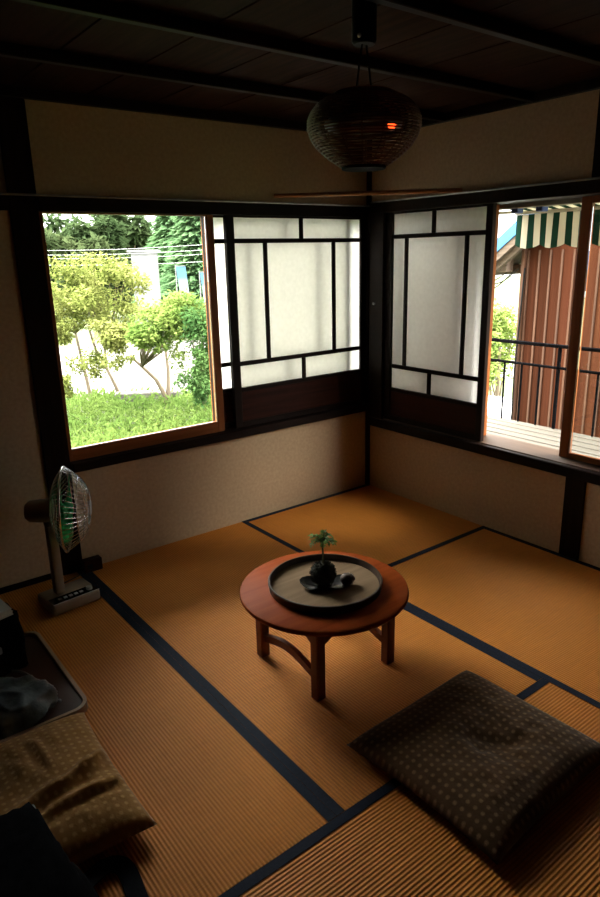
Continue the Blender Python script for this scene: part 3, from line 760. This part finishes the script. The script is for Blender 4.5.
# ------------------------------------------------------------------ balcony
DZ = .40
for i in range(7):
    x0 = .185+i*.086
    o = MB().box((x0, -2.9, DZ-.025), (x0+.072, 1.2, DZ), .004).build('deck_board', M['deck'])
    tag(o, ['weathered balcony floorboard nearest the sill', 'second weathered balcony floorboard from the sill', 'third weathered balcony floorboard from the sill', 'fourth weathered balcony floorboard from the sill', 'fifth weathered balcony floorboard from the sill', 'sixth weathered balcony floorboard, next to last before the railing', 'outermost weathered balcony floorboard under the black railing'][i], 'floorboard', 'balcony floorboards')
for y in (-2.6, -1.6, -.6, .4):
    pass
b = MB().box((.20, -2.9, DZ-.115), (.79, 1.2, DZ-.026)); struct(b.build('trim_30', M['darkY']), 'dark joists carrying the balcony boards', 'trim')
rl = empty('balcony_railing', (.755, -.84, DZ), 'black iron balcony railing in front of the brown boarded wall', 'railing')
def rb(a, bb): return MB().box(a, bb, .003)
rb((-.012, -2.0, .492), (.012, 2.0, .512)).build('top_rail', M['iron'], rl)
rb((-.009, -2.0, .366), (.009, 2.0, .381)).build('middle_rail', M['iron'], rl)
for yy in (-2.0, -1.0, 0, 1.0, 2.0):
    rb((-.009, yy-.009, .001), (.009, yy+.009, .4915)).build('post', M['iron'], rl)
for i in range(-15, 16):
    yy = i*.125
    if abs(yy-round(yy)) < .01: continue
    rb((-.006, yy-.006, .001), (.006, yy+.006, .3655)).build('baluster', M['iron'], rl)

# awning over the balcony
aw = empty('striped_awning', (T+.001, -.52, 1.60), 'green and white striped awning hanging over the balcony', 'awning')
MB().box((.001, -1.05, .052), (.05, .30, .090), .004).build('cassette', M['creambar'], aw)
X1 = .55
b = MB(); n = 44
ya, yb = -1.05, 0.0
vt = []
for (x_, z_) in ((.03, .150), (X1, .068)):
    vt.append([[b.bm.verts.new((x_, ya+(yb-ya)*i/n, z_+dz)) for dz in (.0015, -.0015)] for i in range(n+1)])
for i in range(n):
    for l in (0, 1): b.bm.faces.new((vt[0][i][l], vt[0][i+1][l], vt[1][i+1][l], vt[1][i][l]))
b.build('canopy', M['stripe'], aw)
b = MB(); n = 240; cols = []
for i in range(n+1):
    y_ = ya+(yb-ya)*i/n; s = abs(math.sin(PI*(y_)/.16)); zb = -.118 - .022*s**.8
    xo = .006*math.sin(y_*31)
    cols.append([[b.bm.verts.new((X1+xo*k+dx, y_, .050+(zb-.050)*k)) for k in (0, .5, 1)] for dx in (.0, .002)])
for i in range(n):
    for l in (0, 1):
        for k in (0, 1): b.bm.faces.new((cols[i][l][k], cols[i+1][l][k], cols[i+1][l][k+1], cols[i][l][k+1]))
b.build('valance', M['stripe'], aw, PI)
MB().box((X1-.012, ya, .051), (X1+.014, yb+.01, .082), .005).build('front_bar', M['creambar'], aw)
for y_ in (-.03, -.36, -.50, -.95):
    k = MB().box((.012, y_-.02, .030), (.062, y_+.02, .058), .004).build('bracket', M['bluemetal'], aw); k['label'] = 'blue metal bracket'
for y_ in (-.02, -1.0):
    MB().tube([(.05, y_, .07), (.30, y_+.0, .055), (X1-.01, y_, .066)], .008, 8).build('folding_arm', M['creambar'], aw, SM)

# neighbouring house
nh = empty('neighbour_house', (1.45, -.02, -2.45), 'narrow neighbouring house with brown vertical boards and a blue roof sheet', 'house')
k = MB().prism([(-.085, 0), (-.085, 3.93), (-.92, 4.55), (-1.75, 3.93), (-1.75, 0)], 'x', 0, 3.0).build('board_wall', M['boards'], nh); bwall = k; k['label'] = 'brown vertical boards'
for i in range(19):
    y_ = -.10-i*.088
    MB().box((-.010, y_-.007, .0), (-.0003, y_+.007, 3.9)).build('batten', M['batten'], bwall)
MB().box((-.030, -.085, 0), (.06, -.055, 3.93), .004).build('corner_board', M['batten'], nh)
# sloping verge: falls towards +y
sl_ = .76
def zr(y_): return 4.00+(-.085-y_)*sl_
pol = [(.20, zr(.20)-.06), (.20, zr(.20)), (-.92, zr(-.92)), (-.92, zr(-.92)-.06)]
MB().prism(pol, 'x', -.16, 3.2).build('roof_deck', M['eave'], nh)
pol = [(.23, zr(.23)+.001), (.23, zr(.23)+.09), (-.92, zr(-.92)+.09), (-.92, zr(-.92)+.001)]
k = MB().prism(pol, 'x', -.17, 3.2).build('roof_sheet', M['bluesheet'], nh); k['label'] = 'bright blue roofing sheet'
pol = [(-.925, zr(-.92)-.05), (-.925, zr(-.92)+.065), (-2.2, zr(-.92)+.065-1.275*.76), (-2.2, zr(-.92)-.05-1.275*.76)]
MB().prism(pol, 'x', -.17, 3.2).build('far_roof_slope', M['bluesheet'], nh)
for i, dz in enumerate((.0, .045)):
    pol = [(.19, zr(.19)-.06-dz), (.19, zr(.19)-.012-dz), (-.92, zr(-.92)-.012-dz), (-.92, zr(-.92)-.06-dz)]
    MB().prism(pol, 'x', -.15+.03*i, -.12+.04*i).build('barge_board', M['eave'], nh)
MB().box((.09, -.05, 3.74), (.16, .60, 3.80), .004).build('eave_beam', M['batten'], nh)
jb = empty('junction_box', (1.425, .105, 1.30), 'faded beige box with a red mark under the neighbour\'s eave', 'box')
MB().box((-.02, -.075, 0), (.06, .075, .155), .004).build('body', M['beigebox'], jb)
b = MB().tube([(-.022, .030*math.cos(a*PI/14), .080+.040*math.sin(a*PI/14)) for a in range(28)], .0055, 6, True); b.tube([(-.022, -.02, .06), (-.022, .02, .10)], .005, 6)
k = b.build('red_mark', M['redmark'], jb, SM); k['label'] = 'faded red ring mark'
for i, (y_, sag) in enumerate(((-.06, .10), (-.02, .15), (.03, .12))):
    pts = []
    for k in range(13):
        u = k/12; pts.append((1.42+.02*i, y_+.42*u*(1+.2*i), 1.322-sag*math.sin(u*PI)*(1.0)-.02*u))
    o = MB().tube(pts, .004, 6).build('cable', M['blackplastic'], smooth=SM)
    tag(o, ['shortest thin dark cable looped below the beige box', 'lowest thin dark cable sagging below the beige box', 'longest thin dark cable looped out from the beige box'][i], 'cable', 'cables under the eave')
o = MB().tube([(1.415, -.115, 1.33), (1.41, -.11, 1.1), (1.41, -.09, .6), (1.412, -.1, -1.0)], .006, 6).build('downlead', M['blackplastic'], smooth=SM)
tag(o, 'dark vertical cable down the corner of the brown house', 'cable')

# ------------------------------------------------------------------ garden
G = -2.45
struct(MB().box((-70, .9, G-.2), (90, 95, G)).build('ground', M['soil']), 'green garden ground outside the window', 'ground')
struct(MB().box((.9, -30, G-.2), (90, .9, G)).build('ground', M['soil']), 'ground beside the neighbouring house', 'ground')
# pale road: between the trees and the forest
b = MB().prism([(-10, 21.5), (3.0, 17.2), (6.6, 14.3), (14, 9.8), (30, 3.0), (36, 14), (11.0, 27.0), (-10, 36)], 'z', G+.001, G+.02)
struct(b.build('road', M['road']), 'pale sunlit road beyond the garden trees', 'road')
def P3(px, py, depth):
    return Vector(co.matrix_world.translation) + (ri*((px-300)/F) - up*((py-448.5)/F) + fw)*depth
def crown(b, c, r, n, L, rnd, fill=.55):
    c = Vector(c)
    # clumps give the crown an uneven outline
    cl = []
    for i in range(int(14)):
        v = Vector((rnd.gauss(0, 1), rnd.gauss(0, 1), rnd.gauss(0, 1))).normalized()*rnd.uniform(.35, .95)
        cl.append((Vector((v.x*r[0], v.y*r[1], v.z*r[2]))+c, rnd.uniform(.25, .45)))
    for i in range(n):
        cc, s = cl[rnd.randrange(len(cl))]
        v = Vector((rnd.gauss(0, 1), rnd.gauss(0, 1), rnd.gauss(0, 1))).normalized()*(rnd.random()**.4)
        p_ = cc+Vector((v.x*r[0], v.y*r[1], v.z*r[2]*.8))*s*1.3
        d_ = Vector((rnd.gauss(0, 1), rnd.gauss(0, 1), rnd.gauss(-.25, .6)))
        b.leaf(p_, d_, (rnd.gauss(0, .5), rnd.gauss(0, .5), 1), L*rnd.uniform(.7, 1.3), L*.5*rnd.uniform(.7, 1.2))
    return cl
def tree(loc, crowns, n, L, lm, label, seed, group, trunks=None, tr=.05, name='garden_tree'):
    rnd = random.Random(seed); loc = Vector(loc)
    r = empty(name, loc, label, 'tree', group)
    b = MB(); cls = []
    for c, rad, *dn in crowns: cls += crown(b, Vector(c)-loc, rad, int(n*(dn[0] if dn else 1)), L, rnd)
    b.build('foliage', M[lm], r)
    b = MB(); c0 = Vector(crowns[0][0])-loc
    for tp in (trunks or [[(0, 0, 0), (c0.x*.4, c0.y*.4, c0.z*.5), (c0.x, c0.y, c0.z)]]):
        m_ = len(tp); b.tube(tp, [tr*(1-.6*i/(m_-1)) for i in range(m_)], 8)
    base = Vector((trunks or [[(0, 0, 0), (c0.x*.4, c0.y*.4, c0.z*.5)]])[0][-2])
    for cc, s in cls[:12]:
        mid = base.lerp(cc, .5)+Vector((rnd.uniform(-.1, .1), rnd.uniform(-.1, .1), -.05)); b.tube([base, mid, cc], [tr*.45, tr*.3, tr*.12], 5)
    b.build('trunk', M['bark'], r, SM)
    return r
def at(px, py, z=G):
    o = Vector(co.matrix_world.translation); d_ = P3(px, py, 1)-o; return o+d_*((z-o.z)/d_.z)
g1 = 'young trees in the garden'
b1 = at(92, 404)
tree(b1, [(P3(72, 300, 16.6), (.95, .9, .95)), (P3(60, 330, 16.2), (.45, .5, .4), .6), (P3(86, 366, 15.6), (.45, .35, .45), .16), (P3(66, 384, 15.6), (.22, .25, .3), .10)], 3600, .12, 'maple', 'yellow green garden tree at the left of the window, taller of the slender pair', 21, g1,
     [[(0, 0, 0), (-.05, .02, .6), (-.12, .05, 1.2), (-.2, .1, 2.0), (-.25, .1, 3.0)]], .06)
b2 = at(122, 402)
tree(b2, [(P3(110, 290, 15.8), (.85, .8, .85)), (P3(112, 335, 15.4), (.5, .5, .35), .7), (P3(118, 362, 15.3), (.35, .3, .3), .07)], 3300, .12, 'maple', 'yellow green garden tree leaning left, in the middle of the window', 22, g1,
     [[(0, 0, 0), (-.12, .02, .45), (-.33, .05, 1.0), (-.30, .1, 1.5), (-.3, .1, 2.4)], [(-.33, .05, 1.0), (-.55, .1, 1.5), (-.7, .1, 2.2)]], .06)
b3 = at(168, 408)
tree(b3, [(P3(163, 318, 13.6), (.80, .75, .55)), (P3(182, 310, 13.8), (.55, .5, .40)), (P3(145, 335, 13.3), (.4, .4, .28), .7), (P3(172, 352, 13.6), (.5, .4, .35), .14)], 2600, .11, 'maple2', 'fresh green garden tree with a forked pale trunk at the right of the window', 23, g1,
     [[(0, 0, 0), (-.05, 0, .35), (-.25, .05, .8), (-.6, .1, 1.2), (-.9, .1, 1.5)], [(0, 0, 0), (.05, 0, .5), (.12, .05, 1.0), (.1, .1, 1.8)]], .075)
b4 = at(203, 408)
tree(b4, [(P3(203, 340, 13.3), (.42, .5, .95)), (P3(197, 375, 13.2), (.38, .4, .5))], 3200, .09, 'hedge', 'dark green upright shrub at the right edge of the garden window', 24, g1, None, .05, 'garden_shrub')
# low weeds filling the strip under the window
rnd = random.Random(5); b = MB()
for i in range(24000):
    v_ = rnd.random(); px = rnd.uniform(-60, 330); py = 400+130*rnd.random()**1.5 - max(0, px-215)*.16
    p_ = at(px, py); hgt = rnd.uniform(.25, .60)*(1 if py > 410 else .7)
    p_.x += rnd.uniform(-.2, .2); p_.y += rnd.uniform(-.2, .2)
    b.leaf(p_+Vector((0, 0, hgt*rnd.uniform(0, .75))), (rnd.gauss(0, .6), rnd.gauss(0, .6), rnd.uniform(.1, 1)), (rnd.gauss(0, 1), rnd.gauss(0, 1), .6), rnd.uniform(.12, .26), rnd.uniform(.035, .08))
tag(b.build('weeds', M['weed']), 'bright green weeds and tall grass below the garden window', 'weeds', kind='stuff')
o = MB().box((-.9, -.18, 0), (.9, .18, .36), .03).build('stone_kerb', M['kerb'], None, loc=at(149, 404, G+.0), rot=(0, 0, -.55))
tag(o, 'dark low stone kerb at the foot of the forked garden tree', 'kerb')
# forest edge
def forest(px, ptop, depth, w, lm, label, seed, hh=None, name='forest_tree'):
    top = P3(px, ptop, depth); c = Vector((top.x, top.y, 0)); H = top.z-G
    rz_ = H*.46; ctr = (top.x, top.y, G+H-rz_*1.0)
    tree((top.x, top.y, G), [(ctr, (w, w*.6, rz_))], 4200, .55*depth/38, lm, label, seed, 'trees at the forest edge', [[(0, 0, 0), (.1, 0, H*.3), (0, 0, H*.75)]], .25, name)
forest(45, 224, 52, 3.6, 'forest2', 'hazy olive forest tree at the far left of the garden window', 31)
forest(74, 207, 61, 4.0, 'forest', 'tall grey green forest tree left of the gap of sky', 32)
forest(98, 234, 44, 2.4, 'forest2', 'lower olive forest tree below the gap of sky', 33)
forest(124, 202, 70, 3.2, 'forest', 'tall dark green forest tree between the two gaps of sky', 34)
forest(150, 242, 79, 4.2, 'forest2', 'rounded forest tree behind the white tower', 35)
forest(22, 212, 88, 6.0, 'forest', 'forest tree cut off by the left frame of the garden window', 36)
def conifer(px, ptop, depth, w, label, seed):
    rnd = random.Random(seed); top = P3(px, ptop, depth); H = top.z-G; loc = (top.x, top.y, G)
    r = empty('conifer', loc, label, 'tree', 'conifers at the forest edge'); b = MB()
    tiers = 15
    for i in range(tiers):
        z = .8+(H-.8)*i/tiers; rad = w*(1-.80*i/tiers)
        for k in range(260):
            a = rnd.uniform(0, 2*PI); rr = rad*math.sqrt(rnd.uniform(.15, 1)); zz = z+(1-rr/rad)*.9*H/tiers+rnd.uniform(-.2, .2)
            b.leaf((rr*math.cos(a), rr*math.sin(a), zz), (math.cos(a), math.sin(a), rnd.uniform(-.45, .05)), (rnd.gauss(0, .4), rnd.gauss(0, .4), 1), rnd.uniform(.5, .9), rnd.uniform(.22, .4))
    b.build('foliage', M['conifer'], r)
    MB().tube([(0, 0, 0), (0, 0, H*.95)], [.2, .04], 8).build('trunk', M['bark'], r, SM)
conifer(176, 200, 41, 2.9, 'tall tiered conifer left of the blue and white banner', 41)
conifer(200, 190, 33.5, 2.5, 'tall tiered conifer at the right edge of the garden window', 42)
conifer(222, 200, 49, 3.4, 'tiered conifer behind the dark green shrub', 43)
# white tower and banners
tw = P3(144, 250, 29); H = tw.z-G
t_ = empty('white_tower', (tw.x, tw.y, G), 'plain white square tower with a flat cap behind the garden trees', 'tower', rz=-.55)
MB().box((-.52, -.5, 0), (.52, .5, H-.10), .01).build('shaft', M['white'], t_)
MB().box((-.66, -.62, H-.099), (.66, .62, H), .01).build('cap', M['white'], t_)
for i, (px, lab) in enumerate(((180, 'white and blue upright banner in front of the conifers'), (204, 'narrow white banner at the right frame of the garden window'))):
    p1 = P3(px, 266 if i == 0 else 272, 24); p0 = (p1.x, p1.y, G)
    f_ = empty('banner_flag', p0, lab, 'banner', 'upright banners', -.6); H = p1.z-G
    MB().tube([(-.17, 0, 0), (-.17, 0, H+.05)], .018, 8).build('pole', M['white'], f_, SM)
    MB().tube([(-.17, 0, H), (.19, 0, H)], .012, 6).build('arm', M['white'], f_, SM)
    b = MB(); n = 12; vs = []
    for k in range(n+1):
        u = k/n; vs.append([b.bm.verts.new((x_+.10*u, .03*math.sin(u*5+x_*6)+dy, 1.15*(1-u)-.02)) for dy in (0, .004) for x_ in (-.15, .02, .19)])
    for k in range(n):
        for o_ in (0, 3):
            for j in (0, 1): b.bm.faces.new((vs[k][o_+j], vs[k][o_+j+1], vs[k+1][o_+j+1], vs[k+1][o_+j]))
    b.build('cloth', M['banner'], f_, PI, loc=(0, 0, H-1.15))
for i, yy in enumerate((240, 245, 249, 256)):
    a_, c_ = P3(-60, yy+9-i, 27), P3(330, yy-6+i, 22); pts = []
    for k in range(25):
        u = k/24; q_ = a_.lerp(c_, u); q_.z -= .25*math.sin(u*PI); pts.append(q_)
    o = MB().tube(pts, .006, 5).build('power_line', M['metal'], smooth=PI)
    tag(o, ['topmost overhead wire', 'second overhead wire from the top', 'third overhead wire from the top', 'lowest overhead wire'][i]+' crossing in front of the forest', 'wire', 'overhead wires')
# right side: bush and parked car beyond the balcony
q_ = P3(500, 350, 14.0)
tree((q_.x, q_.y, G), [((q_.x, q_.y, q_.z+.05), (.95, .95, .85)), ((q_.x+.5, q_.y+.6, q_.z+.25), (.8, .8, .6))], 2600, .12, 'maple2', 'bright green bush seen past the corner of the brown house', 51, 'greenery beyond the balcony', None, .06, 'garden_bush')
q_ = P3(499, 402, 10.4)
car = empty('parked_car', (q_.x, q_.y, G), 'white parked car below the balcony, only its roof and windscreen showing', 'car', rz=-.55)
prof = [(-2.0, .30), (-2.05, .65), (-1.95, .92), (-1.75, 1.0), (-1.35, 1.48), (-1.1, 1.56), (.25, 1.56), (.55, 1.48), (1.05, 1.02), (1.85, .86), (2.0, .65), (2.02, .32)]
b = MB().prism(prof, 'y', -.76, .76); bmesh.ops.bevel(b.bm, geom=list(b.bm.edges), offset=.05, segments=2, affect='EDGES'); cbody = b.build('body', M['carwhite'], car, SM)
b = MB().prism([(.60, 1.465), (1.03, 1.045), (1.05, 1.065), (.63, 1.49)], 'y', -.62, .62); b.build('windscreen', M['carglass'], cbody)
for s in (-1, 1):
    b = MB().prism([(-1.28, 1.05), (-1.10, 1.44), (.35, 1.44), (.80, 1.05)], 'y', s*.765-.006, s*.765+.006); b.build('side_window', M['carglass'], cbody)
    for x_ in (-1.3, 1.25):
        b = MB().lathe([(0, -.1), (.22, -.1), (.30, -.08), (.31, 0), (.30, .08), (.22, .1), (0, .1)], n=28); b.xform(Matrix.Translation((x_, s*.70, .31)) @ Matrix.Rotation(PI/2, 4, 'X')); wh = b.build('wheel', M['rubber'], car, SM); b = MB().lathe([(0, -.107), (.19, -.107), (.2, -.101), (.2, .101), (.19, .107), (0, .107)], n=24); b.xform(Matrix.Translation((x_, s*.70, .31)) @ Matrix.Rotation(PI/2, 4, 'X')); b.build('hub_cap', M['metal'], wh, SM)
q_ = at(505, 398)

# ------------------------------------------------------------------ light
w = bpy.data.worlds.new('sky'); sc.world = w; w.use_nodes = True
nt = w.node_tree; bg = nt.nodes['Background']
tc = N(nt, 'ShaderNodeTexCoord'); sp = N(nt, 'ShaderNodeSeparateXYZ'); nt.links.new(tc.outputs['Generated'], sp.inputs[0])
c = ramp(nt, sp.outputs[2], [(0.0, (.26, .26, .25)), (.22, (.50, .49, .46)), (.8, (1.0, .965, .89))])   # overcast: brighter towards the zenith
# added glow in the unseen sky over the garden, to light the floor
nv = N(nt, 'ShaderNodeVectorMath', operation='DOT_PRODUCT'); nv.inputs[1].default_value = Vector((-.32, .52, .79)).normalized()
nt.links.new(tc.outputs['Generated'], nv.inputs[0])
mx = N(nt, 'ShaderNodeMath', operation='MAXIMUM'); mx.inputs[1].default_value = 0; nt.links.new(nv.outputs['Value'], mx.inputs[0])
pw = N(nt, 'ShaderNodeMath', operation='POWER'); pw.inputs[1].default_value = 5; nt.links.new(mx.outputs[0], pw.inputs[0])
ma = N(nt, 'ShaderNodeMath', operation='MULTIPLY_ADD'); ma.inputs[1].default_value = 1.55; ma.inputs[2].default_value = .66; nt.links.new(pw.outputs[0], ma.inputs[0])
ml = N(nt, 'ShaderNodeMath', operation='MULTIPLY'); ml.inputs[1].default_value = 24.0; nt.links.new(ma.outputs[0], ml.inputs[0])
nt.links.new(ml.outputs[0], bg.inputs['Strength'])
nt.links.new(c, bg.inputs['Color']); bg.inputs['Strength'].default_value = 23.0
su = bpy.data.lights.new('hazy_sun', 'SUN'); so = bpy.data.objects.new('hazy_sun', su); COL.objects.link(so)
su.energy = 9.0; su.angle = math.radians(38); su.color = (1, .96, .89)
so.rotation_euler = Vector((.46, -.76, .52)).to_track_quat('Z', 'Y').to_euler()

sc.view_settings.view_transform = 'Standard'; sc.view_settings.look = 'None'; sc.view_settings.gamma = 1.0; sc.view_settings.use_curve_mapping = False
sc.view_settings.exposure = 0.0
sc.cycles.use_denoising = True
sc.cycles.max_bounces = 10; sc.cycles.diffuse_bounces = 6; sc.cycles.transparent_max_bounces = 12
sc.cycles.sample_clamp_indirect = 6.0
